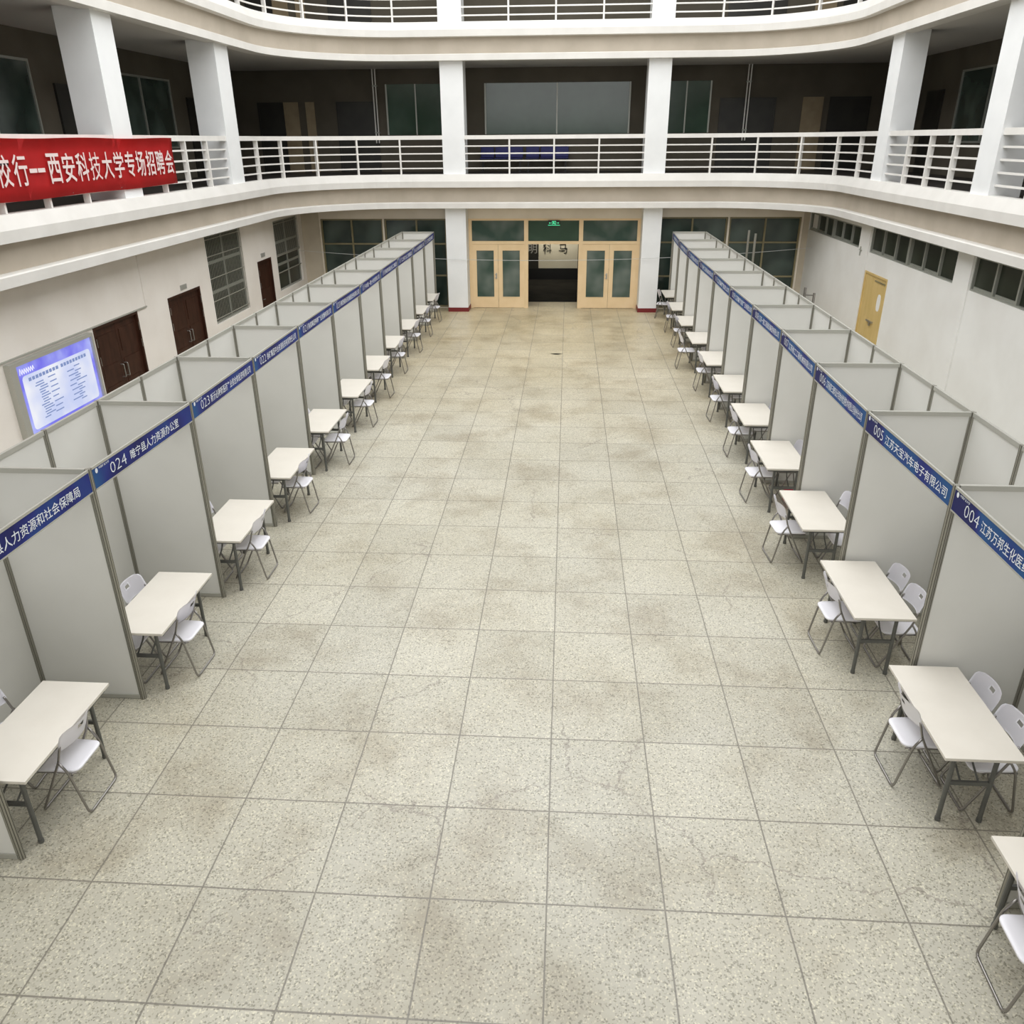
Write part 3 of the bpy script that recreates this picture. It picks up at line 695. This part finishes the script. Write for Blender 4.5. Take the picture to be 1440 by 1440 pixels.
for y in (1.3, 3.3, 5.4, 7.5, 9.1, 11.35):
    for z in (5.155, 4.36):
        b = B(); tube(b, [(0.004, y, z), (-0.07, y, z + 0.01), (-0.11, y, z + 0.006)], 0.006, 5); obj('tie_cord', b, 'wire', t)

# ------------------------------------------------------------------ exhibition booths
H = 2.5
def post_bm(z1=H):
    b = B(); r = 0.026; ring_ = []; n = 8
    prof = []
    for k in range(n):
        a = 2 * math.pi * k / n
        for da, rr, mi in ((-0.30, r, 0), (-0.09, r, 1), (-0.07, r * 0.68, 1), (0.07, r * 0.68, 1), (0.09, r, 0)): prof.append((a + da, rr))
    for z in (0, z1): ring_.append([b.verts.new((rr * math.cos(a), rr * math.sin(a), z)) for a, rr in prof])
    m = len(prof)
    for j in range(m):
        f_ = b.faces.new((ring_[0][j], ring_[0][(j + 1) % m], ring_[1][(j + 1) % m], ring_[1][j])); f_.material_index = 1 if (j % 5) in (1, 2, 3) else 0
    b.faces.new(ring_[0][::-1]); b.faces.new(ring_[1])
    return b
post_mesh = None
names_left = {25: ('', '县人力资源和社会保障局'), 24: ('024', '睢宁县人力资源办公室'), 23: ('023', '新沂必康新医药产业综合体投资有限公司'), 22: ('022', '徐矿集团平台资源投资有限责任公司'),
              21: ('021', '陕煤集团神南产业发展有限公司'), 20: ('020', '陕西建设机械股份有限公司'), 19: ('019', '中煤一建十处有限公司'), 18: ('018', '陕西煤业化工集团'),
              17: ('017', '江苏矿业工程集团'), 16: ('016', '山东能源集团公司'), 15: ('015', '江苏国信集团')}
names_right = {4: ('004', '江苏万邦生化医药集团有限责任公司'), 5: ('005', '江苏天宝汽车电子有限公司'), 6: ('006', '江苏省第三建筑设计院徐州检测技术有限公司徐州分公司'), 7: ('007', '江苏徐工工程机械有限公司'),
               8: ('008', '江苏一建工程建设集团有限公司'), 9: ('009', '江苏集群信息产业有限公司'), 10: ('010', '江苏集群信息公司'), 11: ('011', '徐州工程机械有限公司'),
               12: ('012', '江苏中能硅业有限公司'), 13: ('013', '徐州燃气集团公司'), 14: ('014', '徐州建机有限公司')}
FL = [-3.962, -3.925, -3.95, -3.965, -3.957, -3.93, -3.943, -3.947, -3.935, -3.94, -3.99]
FR = [3.474, 3.43, 3.445, 3.485, 3.468, 3.43, 3.438, 3.41, 3.405, 3.43, 3.50]
def row_y(side, k):
    if side < 0: return 2.0 * k + (0.1 if k == 10 else (-0.05 if 5 <= k <= 9 else 0))
    return 2.0 * k + (0.1 if k == 10 else (-0.06 if 5 <= k <= 8 else 0))
ordinal = ['first', 'second', 'third', 'fourth', 'fifth', 'sixth', 'seventh', 'eighth', 'ninth', 'tenth', 'eleventh', 'twelfth']
for side in (-1, 1):
    sx = 1 if side < 0 else -1                      # towards the aisle
    F = FL if side < 0 else FR
    XB = -4.985 if side < 0 else 4.495
    for i in range(-2, 10):
        num = 24 - i if side < 0 else 5 + i
        y0, y1 = row_y(side, i), row_y(side, i + 1)
        xf0 = F[i] if i >= 0 else F[0]; xf1 = F[i + 1] if i + 1 >= 0 else F[0]
        sd = 'left' if side < 0 else 'right'
        far = 9 - i
        if far == 0: w_ = 'at the far end of the %s row' % sd
        elif num in (24, 23, 22, 4, 5, 6, 7): w_ = 'with blue header numbered %03d in the %s row' % (num, sd)
        elif i == -2: w_ = 'nearest the camera in the %s row, cut by the frame' % sd
        elif num == 25: w_ = 'in the left row nearer the camera than the one numbered 024'
        else: w_ = '%s from the far end of the %s row, under a blue header' % (ordinal[far], sd)
        t = thing('exhibition_booth', 'grey-white panelled booth ' + w_, 'booth', (XB, y0, 0), 0, 'exhibition booths in the %s row' % sd)
        L1 = lambda x: x - XB
        f0, f1, D = L1(xf0), L1(xf1), y1 - y0
        # posts at the far end (front, back) and in the middle of the back
        for px, py in ((f1, D), (0.0, D), (0.0, D / 2)):
            if post_mesh is None:
                o = obj('post', post_bm(), ['alu', 'groove'], t); post_mesh = o.data
            else:
                o = bpy.data.objects.new('post', post_mesh); link(o); o.parent = t
            o.location = (px, py, 0)
        def framed(nm, p, q_, z0=0.0, z1=H - 0.045, rails=True):
            """panel between two points of the plan with aluminium rails above and below"""
            p, q_ = Vector((*p, 0)), Vector((*q_, 0)); d = (q_ - p).normalized(); nrm = Vector((-d.y, d.x, 0))
            a, c = p + d * 0.027, q_ - d * 0.027
            def slab(bm, u, v, h, za, zb):
                vs = [bm.verts.new(w0 + nrm * s_ * h + Vector((0, 0, z))) for w0 in (u, v) for s_ in (-1, 1) for z in (za, zb)]
                for f_ in ((0, 1, 3, 2), (4, 6, 7, 5), (0, 4, 5, 1), (2, 3, 7, 6), (0, 2, 6, 4), (1, 5, 7, 3)): bm.faces.new([vs[k] for k in f_])
            b = B(); slab(b, a, c, 0.004, 0.05, z1); obj(nm, b, 'panel', t)
            b = B(); slab(b, a, c, 0.016, H - 0.045, H); obj('top_rail', b, 'alulight', t)
            b = B(); slab(b, a, c, 0.016, 0.005, 0.05); obj('bottom_rail', b, 'alulight', t)
            b = B(); slab(b, a, a + d * 0.010, 0.009, 0.05, H - 0.045); slab(b, c - d * 0.010, c, 0.009, 0.05, H - 0.045); obj('edge_trim', b, 'alu', t)
        framed('side_panel', (0, D), (f1, D))
        framed('back_panel', (0, 0), (0, D / 2)); framed('back_panel', (0, D / 2), (0, D))
        # header board
        p, q_ = Vector((f0, 0.03, 0)), Vector((f1, D - 0.03, 0)); d = (q_ - p).normalized(); aisle = Vector((sx, 0, 0))
        b = B()
        for s_, e_, za, zb, mi in ((0.004, 0.014, 2.295, 2.478, 0), (0.0, 0.018, 2.478, H, 1), (0.0, 0.018, 2.283, 2.295, 1)):
            vs = [b.verts.new(w0 + aisle * k_ + Vector((0, 0, z))) for w0 in (p, q_) for k_ in (s_, e_) for z in (za, zb)]
            for f_ in ((0, 1, 3, 2), (4, 6, 7, 5), (0, 4, 5, 1), (2, 3, 7, 6), (0, 2, 6, 4), (1, 5, 7, 3)): b.faces.new([vs[k] for k in f_]).material_index = mi
        hd = obj('header_board', b, ['header', 'alulight'], t)
        nm = (names_left if side < 0 else names_right).get(num)
        if nm:
            Wd = (q_ - p).length
            def fn(u, v, _p=p, _q=q_, _d=d, off=0.0165):
                w0 = (_p + _d * u) if side < 0 else (_q - _d * u)
                return w0 + aisle * off + Vector((0, 0, v))
            b = B(); bz = 0.006
            if nm[0]: put_text(b, nm[0], fn, *((0.28, 0.105, 0.27, 2.332) if num == 24 else (0.245, 0.105, 0.215, 2.332)), -0.012)
            if num == 25: tx0, tx1 = 0.62, 1.76
            elif num == 4: tx0, tx1 = 0.50, 1.92
            elif num in (24,): tx0, tx1 = 0.63, 1.63
            elif num == 5: tx0, tx1 = 0.52, 1.88
            else: tx0, tx1 = 0.50, 1.84
            k = len(nm[1]); pit = (tx1 - tx0) / k
            put_text(b, nm[1], fn, tx1 - tx0, 0.098, tx0, 2.332, bz)
            obj('lettering', b, 'text', hd)
            b = B(); put_text(b, '中国矿业大学' if num < 26 else '', fn, 0.17, 0.022, 0.10, 2.448, 0.01)
            cpts = [fn(0.06 + 0.020 * math.cos(a), 2.448 + 0.024 * math.sin(a)) for a in [2 * math.pi * j / 16 for j in range(16)]]
            b.faces.new([b.verts.new(c_) for c_ in cpts]); obj('emblem', b, 'text', hd)

# two tall spare posts and a metal frame behind the right row
for x, y, lb in ((4.62, 14.5, 'tall spare aluminium post sticking up behind the right booth row, the farther of two'), (4.62, 13.75, 'tall spare aluminium post sticking up behind the right booth row, the nearer of two')):
    t = thing('spare_post', lb, 'post', (x, y, 0)); b = post_bm(3.08); obj('shaft', b, ['alu', 'groove'], t)
    b = B(); box(b, -0.035, 0.035, -0.035, 0.035, 0, 0.01); obj('foot', b, 'black', t)
t = thing('metal_frame', 'grey metal frame with upright bars standing between the right booths and wall', 'frame', (5.4, 11.2, 0))
for k, (x, y) in enumerate(((0, 0), (0.12, 0.35), (0.0, 0.7), (0.12, 1.05))):
    b = B(); tube(b, [(x, y, 0), (x, y, 2.16 - 0.06 * (k % 2))], 0.02, 8); obj('upright', b, 'tube', t)
b = B(); tube(b, [(0, 0, 2.0), (0.12, 0.35, 2.05), (0, 0.7, 2.0), (0.12, 1.05, 2.05)], 0.014, 6); obj('crossbar', b, 'tube', t)
b = B(); tube(b, [(0, 0, 0.4), (0.12, 0.35, 0.4), (0, 0.7, 0.4), (0.12, 1.05, 0.4)], 0.014, 6); obj('crossbar', b, 'tube', t)

# ------------------------------------------------------------------ folding tables
def make_table():
    t = thing('folding_table', '', 'table')
    b = B(); bevelbox(b, -0.305, 0.305, -0.61, 0.61, 0.722, 0.75, 0.004); obj('tabletop', b, 'table', t)
    b = B(); 
    for s in (-1, 1): box(b, s * 0.27 - 0.012, s * 0.27 + 0.012, -0.56, 0.56, 0.690, 0.7215)
    for s in (-1, 1): box(b, -0.258, 0.258, s * 0.55 - 0.012, s * 0.55 + 0.012, 0.690, 0.7215)
    obj('apron', b, 'legs', t)
    for sx_ in (-1, 1):
        for sy in (-1, 1):
            b = B(); tube(b, [(sx_ * 0.165, sy * 0.49, 0.02), (sx_ * 0.165, sy * 0.49, 0.72)], 0.019, 10)
            tube(b, [(sx_ * 0.165, sy * 0.49, 0.0), (sx_ * 0.165, sy * 0.49, 0.03)], 0.023, 10); obj('leg', b, 'legs', t)
    for sy in (-1, 1):
        b = B(); box(b, -0.165, 0.165, sy * 0.49 - 0.012, sy * 0.49 + 0.012, 0.385, 0.42); obj('crossbar', b, 'legs', t)
        b = B(); box(b, -0.165, 0.165, sy * 0.49 - 0.012, sy * 0.49 + 0.012, 0.655, 0.68); obj('crossbar', b, 'legs', t)
        b = B()
        for sx_ in (-0.07, 0.07): tube(b, fillet([(sx_, sy * 0.49, 0.41), (sx_, sy * 0.33, 0.50), (sx_, sy * 0.24, 0.70)], 0.05), 0.009, 6)
        obj('folding_brace', b, 'legs', t)
    return t
tproto = make_table(); tused = False
TL = [(-4.075, -1.345), (-3.96, 0.66), (-3.935, 2.66), (-3.965, 4.66), (-3.96, 6.66), (-3.95, 8.66), (-3.98, 10.60), (-4.02, 12.60), (-4.01, 14.60), (-4.03, 16.60), (-4.06, 18.60)]
TR = [(3.52, -2.67), (3.53, -0.69), (3.475, 1.32), (3.485, 3.33), (3.50, 5.34), (3.555, 7.33), (3.55, 9.28), (3.54, 11.28), (3.515, 13.28), (3.505, 15.28), (3.515, 17.32), (3.54, 19.40)]
def booth_phrase(side, i):
    num = 24 - i if side < 0 else 5 + i; sd = 'left' if side < 0 else 'right'; far = 9 - i
    if far == 0: return 'the farthest %s booth' % sd
    if num in (24, 23, 22, 4, 5, 6, 7): return '%s booth numbered %03d' % (sd, num)
    if i == -2: return 'the nearest %s booth, cut by the frame' % sd
    if num == 25: return 'the left booth just nearer than number 024'
    return 'the %s %s booth from the far end' % (ordinal[far], sd)
for side, lst, i0 in ((-1, TL, -1), (1, TR, -2)):
    for k, (x, y) in enumerate(lst):
        o = tproto if not tused else copy_tree(tproto); tused = True
        o.location = (x, y, 0); tag(o, 'cream-topped folding table with dark grey legs in ' + booth_phrase(side, i0 + k), 'table', 'cream folding tables in the booths')

# ------------------------------------------------------------------ folding chairs (origin at the rear floor bar, +x = forwards)
def make_chair():
    t = thing('folding_chair', '', 'chair')
    # seat: rounded slab
    out = fillet([(0.02, -0.185, 0), (0.02, 0.185, 0), (0.415, 0.20, 0), (0.415, -0.20, 0)], 0.07, 5, True)
    b = B(); cx, cy = 0.22, 0.0; layers = []
    for z, k in ((0.425, 0.95), (0.430, 1.0), (0.443, 1.0), (0.450, 0.965), (0.446, 0.80), (0.443, 0.4)):
        layers.append([b.verts.new((cx + (p.x - cx) * k, p.y * k, z)) for p in out])
    n = len(out)
    for a, c in zip(layers, layers[1:]):
        for j in range(n): b.faces.new((a[j], a[(j + 1) % n], c[(j + 1) % n], c[j]))
    b.faces.new(layers[0][::-1]); b.faces.new(layers[-1]); obj('seat', b, 'plastic', t, True)
    # backrest: curved shell with a hand slot
    b = B(); nx, nz = 24, 12; g = []
    for r in range(nz + 1):
        tz = r / nz; z = 0.645 + 0.20 * tz
        e = 0.0
        if tz > 0.7: e = 1 - math.sqrt(max(0, 1 - ((tz - 0.7) / 0.3) ** 2))
        elif tz < 0.3: e = 0.45 * (1 - math.sqrt(max(0, 1 - ((0.3 - tz) / 0.3) ** 2)))
        hw = 0.212 - 0.062 * e; row = []
        for c in range(nx + 1):
            y = -hw + 2 * hw * c / nx; x = 0.132 - 0.070 * tz - 0.064 * (1 - (y / 0.212) ** 2)
            row.append(b.verts.new((x, y, z)))
        g.append(row)
    for r in range(nz):
        for c in range(nx):
            if r in (7, 8) and 9 < c < 14: continue
            b.faces.new((g[r][c], g[r][c + 1], g[r + 1][c + 1], g[r + 1][c]))
    bmesh.ops.solidify(b, geom=b.faces[:], thickness=0.016); obj('backrest', b, 'plastic', t, True)
    # long loop : floor bar, both sides up through the pivot to the backrest
    def long_side(s): return [(0.41, s * 0.203, 0.012), (0.145, s * 0.205, 0.555), (0.120, s * 0.200, 0.645), (0.108, s * 0.193, 0.70)]
    b = B(); pts = long_side(-1)[::-1] + long_side(1); tube(b, fillet(pts, 0.035, 4), 0.0105, 8); obj('front_leg_frame', b, 'tube', t, True)
    def short(s): return [(0.0, s * 0.213, 0.012), (0.085, s * 0.218, 0.46), (0.145, s * 0.218, 0.555)]
    b = B(); pts = short(-1)[::-1] + short(1); tube(b, fillet(pts, 0.05, 4), 0.0105, 8); obj('rear_leg_frame', b, 'tube', t, True)
    b = B()
    for s in (-1, 1): tube(b, [(0.04, s * 0.178, 0.418), (0.40, s * 0.19, 0.418)], 0.008, 6)
    tube(b, [(0.20, -0.205, 0.416), (0.20, 0.205, 0.416)], 0.008, 6); tube(b, [(0.07, -0.2, 0.418), (0.07, 0.2, 0.418)], 0.007, 6)
    obj('seat_rail', b, 'tube', t, True)
    return t
cproto = make_chair(); cused = [False]
def chair(x, y, rz, label, grp):
    o = copy_tree(cproto) if cused[0] else cproto; cused[0] = True
    o.location = (x, y, 0); o.rotation_euler = (0, 0, rz); tag(o, label, 'chair', grp)
AL = [(-3.665, -1.32), (-3.550, 0.575), (-3.530, 2.636), (-3.558, 4.64), (-3.47, 6.64), (-3.50, 8.66), (-3.56, 10.62), (-3.61, 12.60), (-3.60, 14.72), (-3.62, 16.62), (-3.65, 18.62)]
AR = [(3.12, -2.62), (3.118, -0.63), (3.045, 1.34), (2.99, 3.42), (3.045, 5.37), (3.115, 7.33), (3.117, 9.28), (3.14, 11.41), (2.955, 13.30), (3.12, 15.55), (3.12, 17.42), (3.05, 19.45)]
for side, lst, i0 in ((-1, AL, -1), (1, AR, -2)):
    for k, (x, y) in enumerate(lst):
        i = i0 + k; rz = math.pi if side < 0 else 0.0; rz += {(-1, 0): -0.02, (1, -1): 0.03, (1, 9): -0.22, (1, 2): 0.05, (1, 1): 0.06}.get((side, i), random.uniform(-0.04, 0.04))
        chair(x, y, rz, 'white folding chair, aisle side, ' + booth_phrase(side, i), 'white folding chairs on the aisle side')
IL = {-1: [(-4.73, -1.12, 0.08)], 0: [(-4.45, 0.88, 0), (-4.47, 0.42, 0)], 1: [(-4.51, 2.89, 0), (-4.47, 2.44, 0)], 2: [(-4.46, 4.80, 0)], 3: [(-4.36, 6.88, 0), (-4.42, 6.43, 0)], 4: [(-4.44, 8.7, 0)], 5: [(-4.44, 10.65, 0)], 6: [(-4.44, 12.7, 0)], 7: [(-4.44, 14.6, 0)], 8: [(-4.44, 16.6, 0)]}
IR = {-2: [(4.0, -2.4, 0)], -1: [(3.985, -0.44, 0), (4.0, -0.885, 0)], 0: [(3.985, 1.565, 0), (3.99, 1.12, 0)], 1: [(4.06, 3.58, 0), (4.08, 3.13, 0)], 2: [(3.95, 5.60, 0)], 3: [(3.98, 7.55, 0)], 4: [(3.98, 9.5, 0)], 5: [(3.98, 11.4, 0)], 6: [(3.98, 13.4, 0)]}
for side, dct in ((-1, IL), (1, IR)):
    for i, spots in dct.items():
        for k, (x, y, a) in enumerate(spots):
            w_ = '' if len(spots) == 1 else (', farther one' if k == 0 else ', nearer one')
            chair(x, y, (0 if side < 0 else math.pi) + a, 'white folding chair behind table, ' + booth_phrase(side, i) + w_, 'white folding chairs inside the booths')

# red bag under a table
b = B(); bmesh.ops.create_icosphere(b, subdivisions=3, radius=1.0)
for v in b.verts:
    k = 1 + 0.13 * math.sin(v.co.x * 5 + v.co.z * 3) * math.cos(v.co.y * 6); v.co = Vector((v.co.x * 0.13 * k, v.co.y * 0.15 * k, (v.co.z * 0.5 + 0.5) * 0.27 * (0.9 + 0.1 * k)))
o = obj('bag', b, 'crimson', None, True); o.location = (3.73, 5.19, 0.0); tag(o, 'crumpled crimson bag on the floor under the table in right booth numbered 007', 'bag')

# small dark scrap on the far floor
b = B(); ps = [(0.13 * math.cos(a) * (1 + .3 * math.sin(3 * a)), 0.06 * math.sin(a), 0.004) for a in [i * math.pi / 6 for i in range(12)]]
b.faces.new([b.verts.new(p) for p in ps]); bmesh.ops.solidify(b, geom=b.faces[:], thickness=0.004); o = obj('floor_scrap', b, 'tube'); o.location = (0.0, 14.55, 0.001)
tag(o, 'small dark scrap lying on the terrazzo in the middle of the far aisle', 'scrap')

# thin wire across the hall
b = B(); pts = []
for k in range(41):
    t_ = k / 40; pts.append((XL + (XR - XL) * t_, 20.15, 1.93 + 0.09 * t_ - 4 * 0.35 * t_ * (1 - t_)))
tube(b, pts, 0.006, 5); o = obj('wire', b, 'wire'); tag(o, 'thin pale wire sagging across the hall in front of the entrance doors', 'wire')

# ------------------------------------------------------------------ light
def area(name, loc, rot, sx_, sy, power, col=(1, 1, 1)):
    l = bpy.data.lights.new(name, 'AREA'); l.shape = 'RECTANGLE'; l.size = sx_; l.size_y = sy; l.energy = power; l.color = col
    o = bpy.data.objects.new(name, l); link(o); o.location = loc; o.rotation_euler = rot; return o
area('skylight', (-0.2, 8.6, 11.85), (0, 0, 0), 14.5, 22.6, 2850, (0.985, 0.99, 0.985))
area('front_fill', (-0.2, -8.8, 8.2), (math.radians(90), 0, 0), 13.0, 5.0, 620, (0.99, 0.99, 0.98))  # added fill from behind the camera, brightens the upright panels
area('inner_room_lamp', (-0.3, 26.2, 2.9), (math.radians(25), 0, 0), 2.4, 0.25, 75, (1.0, 0.93, 0.78))
w = bpy.data.worlds.new('World'); S.world = w; w.use_nodes = True
bg = w.node_tree.nodes['Background']; bg.inputs[0].default_value = (0.94, 0.96, 1.0, 1); bg.inputs[1].default_value = 0.5

# ------------------------------------------------------------------ camera
f, yaw, pit, roll = 1128.907, 0.067472, 0.434264, -0.007441
R0 = Vector((math.cos(yaw), math.sin(yaw), 0)); yv = Vector((-math.sin(yaw), math.cos(yaw), 0)); zv = Vector((0, 0, 1))
Fw = yv * math.cos(pit) - zv * math.sin(pit); U0 = yv * math.sin(pit) + zv * math.cos(pit)
c_, s_ = math.cos(roll), math.sin(roll)
Xc = R0 * c_ + U0 * s_; Yc = U0 * c_ - R0 * s_; Zc = -Fw
cam = bpy.data.cameras.new('camera'); cam.sensor_width = 36; cam.sensor_fit = 'HORIZONTAL'; cam.lens = f / 1440 * 36; cam.clip_start = 0.05; cam.clip_end = 200
co = bpy.data.objects.new('camera', cam); link(co)
mx = Matrix(((Xc.x, Yc.x, Zc.x, 0.2173), (Xc.y, Yc.y, Zc.y, -6.3339), (Xc.z, Yc.z, Zc.z, 5.112), (0, 0, 0, 1)))
co.matrix_world = mx; S.camera = co
S.view_settings.view_transform = 'Standard'; S.view_settings.look = 'None'; S.view_settings.gamma = 1.0; S.view_settings.use_curve_mapping = False
S.view_settings.exposure = 0.0
